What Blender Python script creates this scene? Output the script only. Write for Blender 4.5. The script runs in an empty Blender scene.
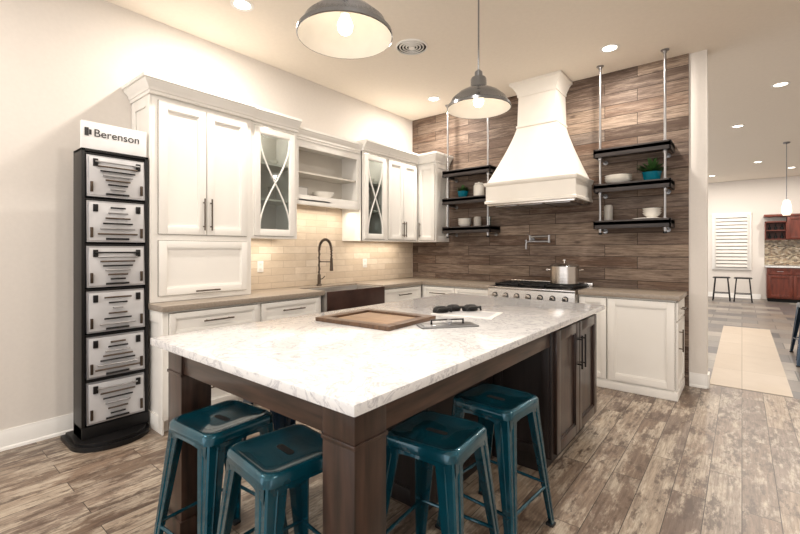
import bpy, bmesh, math, random
from mathutils import Matrix, Vector
random.seed(7)
R=math.radians
H=3.26
XL=-3.82   # left wall plane
YB=5.0     # back wall plane

# ------------------------------------------------------------------ materials
def lin(c):
    out=[]
    for v in c:
        v=v/255.0
        out.append(v/12.92 if v<=0.04045 else ((v+0.055)/1.055)**2.4)
    return (out[0],out[1],out[2],1.0)
MATS={}
def newmat(name):
    m=bpy.data.materials.new(name); m.use_nodes=True
    nt=m.node_tree; b=nt.nodes['Principled BSDF']
    MATS[name]=m
    return m,nt,b
def pbr(name,c,rough=0.5,metal=0.0,var=0.04,scale=6.0,bump=0.0,emit=None,es=0.0,coat=0.0,stretch=(1,1,1)):
    m,nt,b=newmat(name)
    N=nt.nodes.new; L=nt.links.new
    tc=N('ShaderNodeTexCoord'); mp=N('ShaderNodeMapping'); mp.inputs['Scale'].default_value=stretch
    L(tc.outputs['Object'],mp.inputs['Vector'])
    no=N('ShaderNodeTexNoise'); no.inputs['Scale'].default_value=scale; no.inputs['Detail'].default_value=4
    L(mp.outputs[0],no.inputs['Vector'])
    cr=N('ShaderNodeValToRGB'); l=lin(c)
    cr.color_ramp.elements[0].position=0.3; cr.color_ramp.elements[1].position=0.7
    cr.color_ramp.elements[0].color=tuple(max(0,x*(1-var*2)) for x in l[:3])+(1,)
    cr.color_ramp.elements[1].color=tuple(min(1,x*(1+var)) for x in l[:3])+(1,)
    L(no.outputs['Fac'],cr.inputs[0]); L(cr.outputs[0],b.inputs['Base Color'])
    b.inputs['Roughness'].default_value=rough; b.inputs['Metallic'].default_value=metal
    b.inputs['Coat Weight'].default_value=coat
    if bump>0:
        bp=N('ShaderNodeBump'); bp.inputs['Strength'].default_value=bump; bp.inputs['Distance'].default_value=0.01
        L(no.outputs['Fac'],bp.inputs['Height']); L(bp.outputs[0],b.inputs['Normal'])
    if emit:
        b.inputs['Emission Color'].default_value=lin(emit); b.inputs['Emission Strength'].default_value=es
    return m
def brickmat(name,ax,bw,rh,mort,tones,mortc,rough,grain=(1,1),gs=8.0,gmix=0.35,gdark=(60,50,42),bump=0.3,off=0.37,patch=0.0,patchc=(120,110,100),coat=0.0,blot=0.0,blotc=(60,50,40),spec=0.5,ps=(0.8,3.5,1),pr=(0.46,0.58),pb=(0.51,0.62),gr=(0.38,0.64),knots=0.0):
    """ax: 2 axis letters, first is along the plank"""
    m,nt,b=newmat(name)
    N=nt.nodes.new; L=nt.links.new
    tc=N('ShaderNodeTexCoord'); sp=N('ShaderNodeSeparateXYZ'); L(tc.outputs['Object'],sp.inputs[0])
    cb=N('ShaderNodeCombineXYZ')
    L(sp.outputs[ax[0].upper()],cb.inputs['X']); L(sp.outputs[ax[1].upper()],cb.inputs['Y'])
    br=N('ShaderNodeTexBrick'); L(cb.outputs[0],br.inputs['Vector'])
    br.offset=off; br.inputs['Scale'].default_value=1.0
    br.inputs['Brick Width'].default_value=bw; br.inputs['Row Height'].default_value=rh
    br.inputs['Mortar Size'].default_value=mort; br.inputs['Mortar Smooth'].default_value=0.2
    br.inputs['Color1'].default_value=(0,0,0,1); br.inputs['Color2'].default_value=(1,1,1,1)
    br.inputs['Mortar'].default_value=(0.5,0.5,0.5,1)
    cr=N('ShaderNodeValToRGB'); e=cr.color_ramp.elements
    n=len(tones)
    e[0].color=lin(tones[0]); e[0].position=0.0; e[1].color=lin(tones[-1]); e[1].position=1.0
    for i in range(1,n-1):
        q=e.new(i/(n-1)); q.color=lin(tones[i])
    L(br.outputs['Color'],cr.inputs[0])
    ad=N('ShaderNodeVectorMath'); ad.operation='MULTIPLY_ADD'
    L(br.outputs['Color'],ad.inputs[0]); ad.inputs[1].default_value=(7,0,5); L(cb.outputs[0],ad.inputs[2])
    mp=N('ShaderNodeMapping'); mp.inputs['Scale'].default_value=(grain[0],grain[1],1)
    L(ad.outputs[0],mp.inputs['Vector'])
    no=N('ShaderNodeTexNoise'); no.inputs['Scale'].default_value=gs; no.inputs['Detail'].default_value=10; no.inputs['Roughness'].default_value=0.72
    L(mp.outputs[0],no.inputs['Vector'])
    r2=N('ShaderNodeValToRGB'); r2.color_ramp.elements[0].position=gr[0]; r2.color_ramp.elements[1].position=gr[1]
    L(no.outputs['Fac'],r2.inputs[0])
    mu=N('ShaderNodeMath'); mu.operation='MULTIPLY'; mu.inputs[1].default_value=gmix; L(r2.outputs[0],mu.inputs[0])
    last=cr.outputs[0]
    def patchlayer(last,amt,col,sc,mscale,p0,p1,offs):
        n2=N('ShaderNodeTexNoise'); n2.inputs['Scale'].default_value=sc; n2.inputs['Detail'].default_value=10; n2.inputs['Roughness'].default_value=0.75
        mp2=N('ShaderNodeMapping'); mp2.inputs['Scale'].default_value=mscale; mp2.inputs['Location'].default_value=offs
        L(ad.outputs[0],mp2.inputs['Vector']); L(mp2.outputs[0],n2.inputs['Vector'])
        r3=N('ShaderNodeValToRGB'); r3.color_ramp.elements[0].position=p0; r3.color_ramp.elements[1].position=p1
        L(n2.outputs['Fac'],r3.inputs[0])
        m3=N('ShaderNodeMath'); m3.operation='MULTIPLY'; m3.inputs[1].default_value=amt; L(r3.outputs[0],m3.inputs[0])
        x3=N('ShaderNodeMix'); x3.data_type='RGBA'; L(m3.outputs[0],x3.inputs['Factor']); L(last,x3.inputs[6]); x3.inputs[7].default_value=lin(col)
        return x3.outputs[2]
    if patch>0: last=patchlayer(last,patch,patchc,2.6,ps,pr[0],pr[1],(0,0,0))
    if blot>0: last=patchlayer(last,blot,blotc,4.2,ps,pb[0],pb[1],(3,9,2))
    if knots>0:
        vo=N('ShaderNodeTexVoronoi'); vo.inputs['Scale'].default_value=1.0
        mk=N('ShaderNodeMapping'); mk.inputs['Scale'].default_value=(2.2,5.5,1); L(ad.outputs[0],mk.inputs['Vector']); L(mk.outputs[0],vo.inputs['Vector'])
        rk=N('ShaderNodeValToRGB'); rk.color_ramp.elements[0].position=0.03; rk.color_ramp.elements[0].color=(1,1,1,1); rk.color_ramp.elements[1].position=0.11; rk.color_ramp.elements[1].color=(0,0,0,1)
        L(vo.outputs['Distance'],rk.inputs[0])
        mk2=N('ShaderNodeMath'); mk2.operation='MULTIPLY'; mk2.inputs[1].default_value=knots; L(rk.outputs[0],mk2.inputs[0])
        xk=N('ShaderNodeMix'); xk.data_type='RGBA'; L(mk2.outputs[0],xk.inputs['Factor']); L(last,xk.inputs[6]); xk.inputs[7].default_value=lin(mortc); last=xk.outputs[2]
    mx=N('ShaderNodeMix'); mx.data_type='RGBA'
    L(mu.outputs[0],mx.inputs['Factor']); L(last,mx.inputs[6]); mx.inputs[7].default_value=lin(gdark)
    last=mx.outputs[2]
    x2=N('ShaderNodeMix'); x2.data_type='RGBA'; L(br.outputs['Fac'],x2.inputs['Factor']); L(last,x2.inputs[6]); x2.inputs[7].default_value=lin(mortc)
    L(x2.outputs[2],b.inputs['Base Color'])
    b.inputs['Roughness'].default_value=rough; b.inputs['Coat Weight'].default_value=coat; b.inputs['Specular IOR Level'].default_value=spec
    iv=N('ShaderNodeMath'); iv.operation='SUBTRACT'; iv.inputs[0].default_value=1.0; L(br.outputs['Fac'],iv.inputs[1])
    bp=N('ShaderNodeBump'); bp.inputs['Strength'].default_value=bump; bp.inputs['Distance'].default_value=0.004
    L(iv.outputs[0],bp.inputs['Height']); L(bp.outputs[0],b.inputs['Normal'])
    return m
def emitmat(name,c,s):
    m,nt,b=newmat(name)
    b.inputs['Base Color'].default_value=lin(c); b.inputs['Emission Color'].default_value=lin(c); b.inputs['Emission Strength'].default_value=s
    return m
def glassmat(name,c=(235,240,240),fac=0.12):
    m=bpy.data.materials.new(name); m.use_nodes=True; nt=m.node_tree; nt.nodes.clear()
    o=nt.nodes.new('ShaderNodeOutputMaterial'); t=nt.nodes.new('ShaderNodeBsdfTransparent'); g=nt.nodes.new('ShaderNodeBsdfGlossy'); mx=nt.nodes.new('ShaderNodeMixShader')
    t.inputs[0].default_value=lin(c); g.inputs['Roughness'].default_value=0.03; mx.inputs[0].default_value=fac
    nt.links.new(t.outputs[0],mx.inputs[1]); nt.links.new(g.outputs[0],mx.inputs[2]); nt.links.new(mx.outputs[0],o.inputs[0])
    MATS[name]=m; return m

pbr('paint_wall',(222,216,209),0.85,var=0.01,scale=40,bump=0.03)
pbr('paint_ceiling',(236,227,214),0.9,var=0.01,scale=30)
pbr('trim_white',(238,236,232),0.45,var=0.01)
pbr('cab_white',(238,235,229),0.42,var=0.012,scale=3)
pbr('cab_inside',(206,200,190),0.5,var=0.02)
pbr('hood_white',(240,235,226),0.45,var=0.01)
brickmat('floor_planks','yx',1.05,0.15,0.0020,[(150,130,112),(104,86,72),(174,156,136),(124,106,92),(138,124,112),(182,166,146),(112,94,82)],(50,40,34),0.38,grain=(1.3,17),gs=4.0,gmix=0.70,gdark=(78,61,50),patch=0.75,patchc=(198,186,168),bump=0.35,blot=0.85,blotc=(80,64,54),ps=(1.0,2.8,1),pr=(0.48,0.56),pb=(0.51,0.59),knots=0.35)
brickmat('floor_slate','xy',0.45,0.45,0.006,[(70,68,70),(150,142,132),(96,92,92),(128,116,104),(168,160,150)],(70,66,64),0.35,grain=(2,2),gs=3.0,gmix=0.4,gdark=(84,82,82),off=0.5)
brickmat('floor_beige','xy',0.85,0.85,0.004,[(184,168,148),(192,178,160)],(154,140,122),0.4,grain=(2,2),gs=2.0,gmix=0.3,gdark=(168,150,130),off=0.0)
brickmat('wood_cladding','xz',0.85,0.126,0.0025,[(134,110,92),(86,68,58),(160,140,122),(76,60,50),(142,124,110),(104,80,64),(124,114,106)],(34,26,22),0.6,grain=(1.3,22),gs=4.0,gmix=0.72,gdark=(64,48,40),bump=0.6,patch=0.5,patchc=(168,150,134),blot=0.5,blotc=(68,52,44),spec=0.25,ps=(0.7,5.5,1),knots=0.6)
brickmat('subway_tile','yz',0.30,0.076,0.003,[(224,210,192),(208,192,172),(230,218,202)],(188,172,154),0.3,grain=(3,5),gs=4.0,gmix=0.35,gdark=(190,172,150),off=0.5,bump=0.4)
brickmat('mosaic','xz',0.06,0.03,0.003,[(120,96,70),(206,190,160),(70,56,44),(160,130,96),(225,215,195)],(150,140,125),0.3,off=0.5)
pbr('counter_taupe',(152,140,127),0.3,var=0.08,scale=60)
pbr('walnut',(54,36,28),0.34,var=0.42,scale=5,stretch=(6,6,0.7),coat=0.3)
pbr('walnut_h',(60,41,32),0.34,var=0.42,scale=5,stretch=(0.7,0.7,8),coat=0.3)
pbr('walnut_black',(34,26,24),0.45,var=0.25,scale=5,stretch=(5,5,0.7))
pbr('shelf_dark',(50,42,40),0.5,var=0.25,scale=6,stretch=(1,8,8))
pbr('cherry',(104,44,28),0.4,var=0.2,scale=4,stretch=(5,5,1))
pbr('teal_metal',(6,78,96),0.24,metal=0.45,var=0.2,scale=8,coat=0.7)
pbr('navy_metal',(18,50,74),0.28,metal=0.4,var=0.1,scale=9,coat=0.5)
pbr('rubber',(24,24,26),0.7)
pbr('black_metal',(24,23,24),0.42,metal=0.4,var=0.05)
pbr('bronze',(88,76,66),0.38,metal=0.85,var=0.08)
pbr('steel',(206,202,198),0.26,metal=1.0,var=0.05,scale=3,stretch=(1,1,14))
pbr('pewter',(166,166,168),0.3,metal=0.9,var=0.05)
pbr('pendant_grey',(150,154,160),0.18,metal=0.95,var=0.04)
pbr('pendant_white',(216,210,200),0.5)
pbr('lampshade_glow',(244,240,232),0.4,emit=(255,236,205),es=0.7)
pbr('board_silver',(206,206,208),0.4,metal=0.2,var=0.05)
pbr('frame_silver',(176,176,180),0.35,metal=0.8)
pbr('sign_white',(240,240,240),0.4)
pbr('sign_ink',(40,40,42),0.5)
pbr('teal_ceramic',(0,108,128),0.25,coat=0.5)
pbr('white_ceramic',(240,236,228),0.25,coat=0.5)
pbr('grey_ceramic',(170,165,158),0.4)
pbr('leaf',(52,92,40),0.5,var=0.3,scale=30)
pbr('soil',(50,38,30),0.9)
pbr('copper_dark',(72,50,44),0.35,metal=0.5,var=0.2)
pbr('sink_steel',(176,172,168),0.3,metal=0.7,var=0.05)
pbr('sample_wood_dk',(98,72,52),0.4,var=0.2,scale=5,stretch=(9,1,1))
pbr('sample_panel',(156,126,98),0.45,var=0.15,scale=5,stretch=(1,9,1))
pbr('grey_plastic',(120,120,120),0.5)
pbr('paper',(226,224,220),0.6)
pbr('dark_void',(14,12,12),0.8)
pbr('shutter',(220,216,210),0.5)
pbr('shutter_gap',(120,118,114),0.7)
pbr('gap_shadow',(104,96,86),0.7)
emitmat('lamp_glow',(255,244,226),7.0)
emitmat('bulb_glow',(255,232,196),7.0)
glassmat('glass')
glassmat('glass_item',(215,225,225),0.25)
def quartz():
    m,nt,b=newmat('quartz'); N=nt.nodes.new; L=nt.links.new
    tc=N('ShaderNodeTexCoord')
    n1=N('ShaderNodeTexNoise'); n1.inputs['Scale'].default_value=3.6; n1.inputs['Detail'].default_value=9; n1.inputs['Roughness'].default_value=0.66; n1.inputs['Distortion'].default_value=2.4
    L(tc.outputs['Object'],n1.inputs['Vector'])
    c=N('ShaderNodeValToRGB'); e=c.color_ramp.elements
    e[0].position=0.28; e[0].color=lin((206,206,208)); e[1].position=0.465; e[1].color=lin((224,224,224))
    q=e.new(0.495); q.color=lin((188,188,192)); q=e.new(0.525); q.color=lin((224,224,224)); q=e.new(0.75); q.color=lin((230,229,228))
    L(n1.outputs['Fac'],c.inputs[0])
    n2=N('ShaderNodeTexNoise'); n2.inputs['Scale'].default_value=38; n2.inputs['Detail'].default_value=5; L(tc.outputs['Object'],n2.inputs['Vector'])
    c2=N('ShaderNodeValToRGB'); c2.color_ramp.elements[0].position=0.30; c2.color_ramp.elements[0].color=lin((200,200,206)); c2.color_ramp.elements[1].position=0.44; c2.color_ramp.elements[1].color=(1,1,1,1)
    L(n2.outputs['Fac'],c2.inputs[0])
    mx=N('ShaderNodeMix'); mx.data_type='RGBA'; mx.blend_type='MULTIPLY'; mx.inputs['Factor'].default_value=0.5
    L(c.outputs[0],mx.inputs[6]); L(c2.outputs[0],mx.inputs[7]); L(mx.outputs[2],b.inputs['Base Color'])
    b.inputs['Roughness'].default_value=0.10; b.inputs['Coat Weight'].default_value=0.2
quartz()

# ------------------------------------------------------------------ mesh builder
class B:
    def __init__(s):
        s.v=[]; s.f=[]; s.mi=[]; s.mats=[]; s.M=Matrix.Identity(4)
    def mat(s,n):
        if n not in s.mats: s.mats.append(n)
        return s.mats.index(n)
    def add(s,vs,fs,mat):
        o=len(s.v); i=s.mat(mat)
        for p in vs: s.v.append(tuple(s.M@Vector(p)))
        for f in fs: s.f.append([o+k for k in f]); s.mi.append(i)
    def box(s,x0,x1,y0,y1,z0,z1,mat,bev=0.0):
        if x1<x0:x0,x1=x1,x0
        if y1<y0:y0,y1=y1,y0
        if z1<z0:z0,z1=z1,z0
        vs=[(x0,y0,z0),(x1,y0,z0),(x1,y1,z0),(x0,y1,z0),(x0,y0,z1),(x1,y0,z1),(x1,y1,z1),(x0,y1,z1)]
        fs=[(0,3,2,1),(4,5,6,7),(0,1,5,4),(1,2,6,5),(2,3,7,6),(3,0,4,7)]
        if bev>0:
            bev=min(bev,0.45*min(x1-x0,y1-y0,z1-z0))
            bm=bmesh.new(); bv=[bm.verts.new(p) for p in vs]
            for f in fs: bm.faces.new([bv[k] for k in f])
            bmesh.ops.bevel(bm,geom=list(bm.edges),offset=bev,segments=2,profile=0.6,affect='EDGES')
            bm.verts.index_update()
            vs=[tuple(v.co) for v in bm.verts]; fs=[tuple(v.index for v in f.verts) for f in bm.faces]; bm.free()
        s.add(vs,fs,mat)
    def loft(s,loops,mat,cap0=True,cap1=True,closed=True):
        n=len(loops[0]); vs=[p for l in loops for p in l]; fs=[]
        for i in range(len(loops)-1):
            for j in range(n if closed else n-1):
                k=(j+1)%n; fs.append((i*n+j,i*n+k,(i+1)*n+k,(i+1)*n+j))
        if cap0: fs.append(tuple(reversed(range(n))))
        if cap1: fs.append(tuple((len(loops)-1)*n+j for j in range(n)))
        s.add(vs,fs,mat)
    def lathe(s,prof,c,mat,n=24,cap0=True,cap1=True,sx=1,sy=1):
        s.loft([[(c[0]+max(r,0.0004)*sx*math.cos(2*math.pi*j/n),c[1]+max(r,0.0004)*sy*math.sin(2*math.pi*j/n),c[2]+z) for j in range(n)] for r,z in prof],mat,cap0,cap1)
    def tube(s,pts,r,mat,n=10,radii=None,caps=True):
        pts=[Vector(p) for p in pts]; loops=[]; up=None
        for i,p in enumerate(pts):
            if i==0: d=pts[1]-p
            elif i==len(pts)-1: d=p-pts[i-1]
            else: d=(pts[i+1]-p).normalized()+(p-pts[i-1]).normalized()
            d.normalize()
            if up is None:
                up=Vector((0,0,1)) if abs(d.z)<0.9 else Vector((1,0,0))
            a=up-d*up.dot(d)
            if a.length<1e-4: a=Vector((1,0,0))-d*d.x
            a.normalize(); up=a; b=d.cross(a); rr=radii[i] if radii else r
            loops.append([tuple(p+a*rr*math.cos(2*math.pi*j/n)+b*rr*math.sin(2*math.pi*j/n)) for j in range(n)])
        s.loft(loops,mat,caps,caps)
    def prism(s,poly,axis,a0,a1,mat):
        def mk(p,a):
            if axis=='x': return (a,p[0],p[1])
            if axis=='y': return (p[0],a,p[1])
            return (p[0],p[1],a)
        s.loft([[mk(p,a0) for p in poly],[mk(p,a1) for p in poly]],mat)
    def done(s,name,loc=(0,0,0),rot=0.0,sharp=38,parent=None):
        me=bpy.data.meshes.new(name); me.from_pydata(s.v,[],s.f)
        for m in s.mats: me.materials.append(MATS[m])
        me.polygons.foreach_set('material_index',s.mi)
        bm=bmesh.new(); bm.from_mesh(me); bmesh.ops.recalc_face_normals(bm,faces=list(bm.faces)); bm.to_mesh(me); bm.free()
        me.polygons.foreach_set('use_smooth',[True]*len(me.polygons))
        me.set_sharp_from_angle(angle=R(sharp)); me.update()
        o=bpy.data.objects.new(name,me); bpy.context.scene.collection.objects.link(o)
        o.location=loc; o.rotation_euler=(0,0,rot)
        if parent: o.parent=parent
        return o
LEFT=Matrix.Translation((XL,0,0))@Matrix.Rotation(R(90),4,'Z')   # lx = world y, ly=-(distance from wall)
BACK=Matrix.Translation((0,YB,0))                                 # lx = world x, ly=-(distance)

def pull(b,x,z,l,y,vert=True,mat='bronze',r=0.006):
    h=l/2
    if vert:
        b.tube([(x,y-0.03,z-h),(x,y-0.03,z+h)],r,mat,8)
        for k in(-1,1): b.tube([(x,y+0.001,z+k*h*0.75),(x,y-0.03,z+k*h*0.75)],r*0.8,mat,8)
    else:
        b.tube([(x-h,y-0.03,z),(x+h,y-0.03,z)],r,mat,8)
        for k in(-1,1): b.tube([(x+k*h*0.75,y+0.001,z),(x+k*h*0.75,y-0.03,z)],r*0.8,mat,8)
def door(b,x0,x1,z0,z1,y,mat,rail=0.06,t=0.02,panel=None):
    g=0.0035; x0+=g;x1-=g;z0+=g;z1-=g
    b.box(x0,x0+rail,y-t,y,z0,z1,mat,0.002); b.box(x1-rail,x1,y-t,y,z0,z1,mat,0.002)
    b.box(x0+rail,x1-rail,y-t,y,z0,z0+rail,mat,0.002); b.box(x0+rail,x1-rail,y-t,y,z1-rail,z1,mat,0.002)
    if panel!='open':
        b.box(x0+rail,x1-rail,y-t*0.25,y,z0+rail,z1-rail,panel or mat)
        b.box(x0-g,x1+g,y-0.0008,y,z0-g,z1+g,'gap_shadow' if mat=='cab_white' else mat)
    w=0.009; a0,a1,c0,c1=x0+rail,x1-rail,z0+rail,z1-rail
    for q in((a0,a0+w,c0,c1),(a1-w,a1,c0,c1)): b.box(q[0],q[1],y-t*0.65,y-t*0.2,q[2],q[3],mat)
    for q in((a0+w,a1-w,c0,c0+w),(a0+w,a1-w,c1-w,c1)): b.box(q[0],q[1],y-t*0.65,y-t*0.2,q[2],q[3],mat)
def crown(b,x0,x1,d,z0,z1,proj,mat,left=True,right=True):
    hh=z1-z0
    prof=[(0.0,0.0),(0.012,0.0),(0.012,0.18),(0.02,0.22),(0.35*proj,0.42),(0.75*proj,0.66),(0.8*proj,0.78),(proj,0.80),(proj,1.0)]
    loops=[]
    for p,z in prof:
        l=x0-(p if left else 0); r=x1+(p if right else 0)
        loops.append([(l,-d-p,z0+z*hh),(r,-d-p,z0+z*hh),(r,-0.004,z0+z*hh),(l,-0.004,z0+z*hh)])
    b.loft(loops,mat)
LC=(1,0.92,0.83)
def light(name,kind,loc,power,color=LC,size=0.1,rot=(0,0,0),sizey=None,parent=None,spread=None):
    d=bpy.data.lights.new(name,kind); d.energy=power; d.color=color
    if kind=='AREA':
        d.size=size
        if sizey: d.shape='RECTANGLE'; d.size_y=sizey
        else: d.shape='DISK'
        if spread: d.spread=R(spread)
    else: d.shadow_soft_size=size
    o=bpy.data.objects.new(name,d); o.location=loc; o.rotation_euler=rot; bpy.context.scene.collection.objects.link(o)
    if parent: o.parent=parent
    return o

# ------------------------------------------------------------------ room shell
b=B(); b.box(XL-0.15,6.0,-3.0,5.15,-0.1,0,'floor_planks'); b.done('floor')
b=B(); b.box(-4.5,6.0,5.152,15.3,-0.1,0,'floor_slate'); b.done('floor_tile')
b=B(); b.box(-0.25,0.36,5.17,9.3,0.0005,0.004,'floor_beige'); b.done('floor_stone_runner')
b=B(); b.box(-4.5,6.0,-3.0,15.3,H,H+0.1,'paint_ceiling'); b.done('ceiling')
b=B(); b.box(XL-0.15,XL,-3.0,5.15,0,H,'paint_wall'); b.done('wall_left')
b=B(); b.box(XL,-0.26,YB,5.15,0,H,'paint_wall'); b.done('wall_back')
b=B(); b.box(-4.5,6.0,15.0,15.2,0,H,'paint_wall'); b.done('wall_far')
b=B(); b.box(5.0,5.15,-3.0,15.0,0,H,'paint_wall'); b.done('wall_right')
def baseboard(name,M,x0,x1,hgt=0.13):
    b=B(); b.M=M
    b.prism([(0,0),(-0.016,0),(-0.016,hgt*0.78),(-0.011,hgt*0.86),(-0.008,hgt),(0,hgt)],'x',x0,x1,'trim_white')
    b.prism([(-0.016,0),(-0.03,0),(-0.027,0.015),(-0.016,0.022)],'x',x0,x1,'trim_white')
    b.done(name)
baseboard('baseboard_left',LEFT,-3.0,1.25)
baseboard('baseboard_back',BACK,-0.40,-0.26)
baseboard('baseboard_far',Matrix.Translation((0,15.0,0)),-4.4,0.4)
b=B(); b.box(-0.26,-0.244,4.99,5.15,0,0.13,'trim_white',0.003); b.done('baseboard_partition_end')
b=B()
b.box(-3.815,-0.405,YB-0.018,YB-0.001,0.0,H-0.001,'wood_cladding')
b.done('trim_wood_plank_cladding')
b=B(); b.box(XL+0.001,XL+0.012,2.10,4.98,0.93,1.90,'subway_tile'); b.done('trim_tile_backsplash')

# ------------------------------------------------------------------ left wall cabinets
ZT=2.505; ZC=2.625
PJ=0.07
def carcass_open(b,x0,x1,d,z0,z1,shelves,mo='cab_white',mi='cab_inside',t=0.02):
    b.box(x0,x0+t,-d,-0.014,z0,z1,mo); b.box(x1-t,x1,-d,-0.014,z0,z1,mo)
    b.box(x0+t,x1-t,-d,-0.014,z0,z0+t,mo); b.box(x0+t,x1-t,-d,-0.014,z1-t,z1,mo)
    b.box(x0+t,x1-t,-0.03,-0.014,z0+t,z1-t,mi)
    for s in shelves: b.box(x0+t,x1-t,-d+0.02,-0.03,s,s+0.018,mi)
D=0.37
b=B(); b.M=LEFT
b.box(1.27,2.10,-D,-0.004,0.93,ZT,'cab_white',0.002)
door(b,1.315,1.685,1.45,2.475,-D,'cab_white'); door(b,1.685,2.055,1.45,2.475,-D,'cab_white')
door(b,1.315,2.055,0.975,1.405,-D,'cab_white',rail=0.055)
pull(b,1.655,1.62,0.26,-D-0.02); pull(b,1.715,1.62,0.26,-D-0.02)
pull(b,1.685,1.0,0.2,-D-0.02,vert=False)
b.box(1.258,1.27,-D,-D+0.07,0.93,ZT,'cab_white',0.002); b.box(1.258,1.27,-0.08,-0.004,0.93,ZT,'cab_white',0.002)
b.box(1.258,1.27,-D+0.07,-0.08,ZT-0.08,ZT,'cab_white',0.002); b.box(1.258,1.27,-D+0.07,-0.08,0.93,1.01,'cab_white',0.002); b.box(1.258,1.27,-D+0.07,-0.08,1.39,1.46,'cab_white',0.002)
crown(b,1.258,2.10,D+0.02,ZT,ZC,PJ,'cab_white',True,False)
b.done('hutch_cabinet')
def glass_cab(name,x0,x1,D,right):
    b=B(); b.M=LEFT
    z0=1.44
    carcass_open(b,x0+0.001,x1-0.001,D,z0,ZT,[1.80,2.14])
    b.box(x0+0.001,x0+0.04,-D-0.001,-D+0.018,z0,ZT,'cab_white'); b.box(x1-0.04,x1-0.001,-D-0.001,-D+0.018,z0,ZT,'cab_white')
    door(b,x0+0.035,x1-0.035,z0+0.02,ZT-0.03,-D,'cab_white',rail=0.055,panel='open')
    a0,a1,c0,c1=x0+0.09,x1-0.09,z0+0.075,ZT-0.085
    b.box(a0,a1,-D-0.006,-D-0.003,c0,c1,'glass')
    for sgn in(0,1):
        pts=[]
        for k in range(13):
            t=k/12; xx=a0+(a1-a0)*(0.5+0.5*math.cos(math.pi*t)*(1 if sgn else -1)); pts.append((xx,-D-0.012,c0+(c1-c0)*t))
        b.tube(pts,0.008,'cab_white',6)
    crown(b,x0+0.001,x1-0.001,D+0.018,ZT,ZC,PJ,'cab_white',False,right)
    cx=(x0+x1)/2
    for zz,k in((z0+0.02,0),(1.818,1),(2.158,2)):
        for j in(-1,1):
            if (k+j)%2: b.lathe([(0.02,0),(0.05,0.02),(0.075,0.06),(0.07,0.06),(0.045,0.022)],(cx+j*0.08,-0.17,zz),'white_ceramic',16)
            else: b.lathe([(0.03,0),(0.032,0.12),(0.035,0.14),(0.031,0.14),(0.028,0.01)],(cx+j*0.08,-0.17,zz),'grey_ceramic',14)
    return b.done(name)
g1=glass_cab('glass_door_cabinet',2.10,2.62,0.35,False)
b=B(); b.M=LEFT; Do=0.30
x0,x1=2.622,3.548
carcass_open(b,x0,x1,Do,1.86,2.46,[2.13])
b.box(x0,x0+0.045,-Do-0.018,-Do,1.86,2.46,'cab_white'); b.box(x1-0.045,x1,-Do-0.018,-Do,1.86,2.46,'cab_white')
b.box(x0+0.045,x1-0.045,-Do-0.018,-Do,2.39,2.46,'cab_white')
b.box(x0+0.045,x1-0.045,-Do-0.018,-Do,1.84,1.90,'cab_white')
b.box(x0+0.002,x1-0.002,-Do-0.018,-Do+0.02,1.80,1.86,'cab_white',0.004)
crown(b,x0,x1,Do+0.018,2.46,2.58,0.05,'cab_white',False,False)
oc=b.done('open_shelf_cabinet')
b=B(); b.lathe([(0.04,0),(0.045,0.01),(0.1,0.05),(0.125,0.09),(0.118,0.09),(0.09,0.05),(0.02,0.02)],(0,0,0),'white_ceramic',24); b.done('ceramic_bowl',(XL+0.17,3.12,1.8805))
b=B(); b.box(-0.008,0.008,-0.08,0.08,0,0.14,'grey_ceramic',0.003); b.box(0.008,0.011,-0.065,0.065,0.015,0.125,'paper'); b.done('small_framed_card',(XL+0.12,2.86,1.8805))
g2=glass_cab('glass_door_cabinet',3.55,4.00,0.35,False)
b=B(); b.M=LEFT
b.box(4.002,4.63,-0.35,-0.014,1.44,ZT,'cab_white',0.002)
door(b,4.02,4.315,1.46,2.475,-0.35,'cab_white',rail=0.05); door(b,4.315,4.61,1.46,2.475,-0.35,'cab_white',rail=0.05)
pull(b,4.29,1.6,0.2,-0.37); pull(b,4.34,1.6,0.2,-0.37)
crown(b,4.002,4.63,0.368,ZT,ZC,PJ,'cab_white',False,False)
b.done('wall_cabinet')
b=B(); b.M=BACK
cx0,cx1=-3.80,-3.18
b.box(cx0,cx1,-0.35,-0.02,1.44,ZT,'cab_white',0.002)
door(b,-3.44,cx1,1.46,2.475,-0.35,'cab_white',rail=0.05)
pull(b,-3.41,1.6,0.2,-0.37)
for (ya,yb,za,zb) in((-0.35,-0.29,1.44,ZT),(-0.08,-0.02,1.44,ZT),(-0.29,-0.08,1.44,1.51),(-0.29,-0.08,ZT-0.07,ZT)):
    b.box(cx1,cx1+0.012,ya,yb,za,zb,'cab_white',0.002)
loops=[]
hh=ZC-ZT
for p,z in [(0.012,0.0),(0.012,0.18),(0.02,0.22),(0.03,0.42),(0.053,0.66),(0.056,0.78),(PJ,0.80),(PJ,1.0)]:
    loops.append([(-3.46,-0.37-p,ZT+z*hh),(cx1+0.012+p,-0.37-p,ZT+z*hh),(cx1+0.012+p,-0.02,ZT+z*hh),(-3.46,-0.02,ZT+z*hh)])
b.loft(loops,'cab_white')
b.done('corner_wall_cabinet')
UC=(1,0.88,0.72)
light('under_cabinet_light','AREA',(XL+0.17,2.36,1.43),1.8,UC,size=0.06,sizey=0.45,parent=g1)
light('under_shelf_light','AREA',(XL+0.17,3.08,1.79),3.4,UC,size=0.06,sizey=0.85,parent=oc)
light('under_cabinet_light_b','AREA',(XL+0.17,4.1,1.43),3.4,UC,size=0.06,sizey=0.95,parent=g2)
light('cabinet_interior_light','POINT',(XL+0.2,2.36,2.45),1.0,size=0.03,parent=g1)
light('cabinet_interior_light_b','POINT',(XL+0.2,3.78,2.45),1.0,size=0.03,parent=g2)

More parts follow.
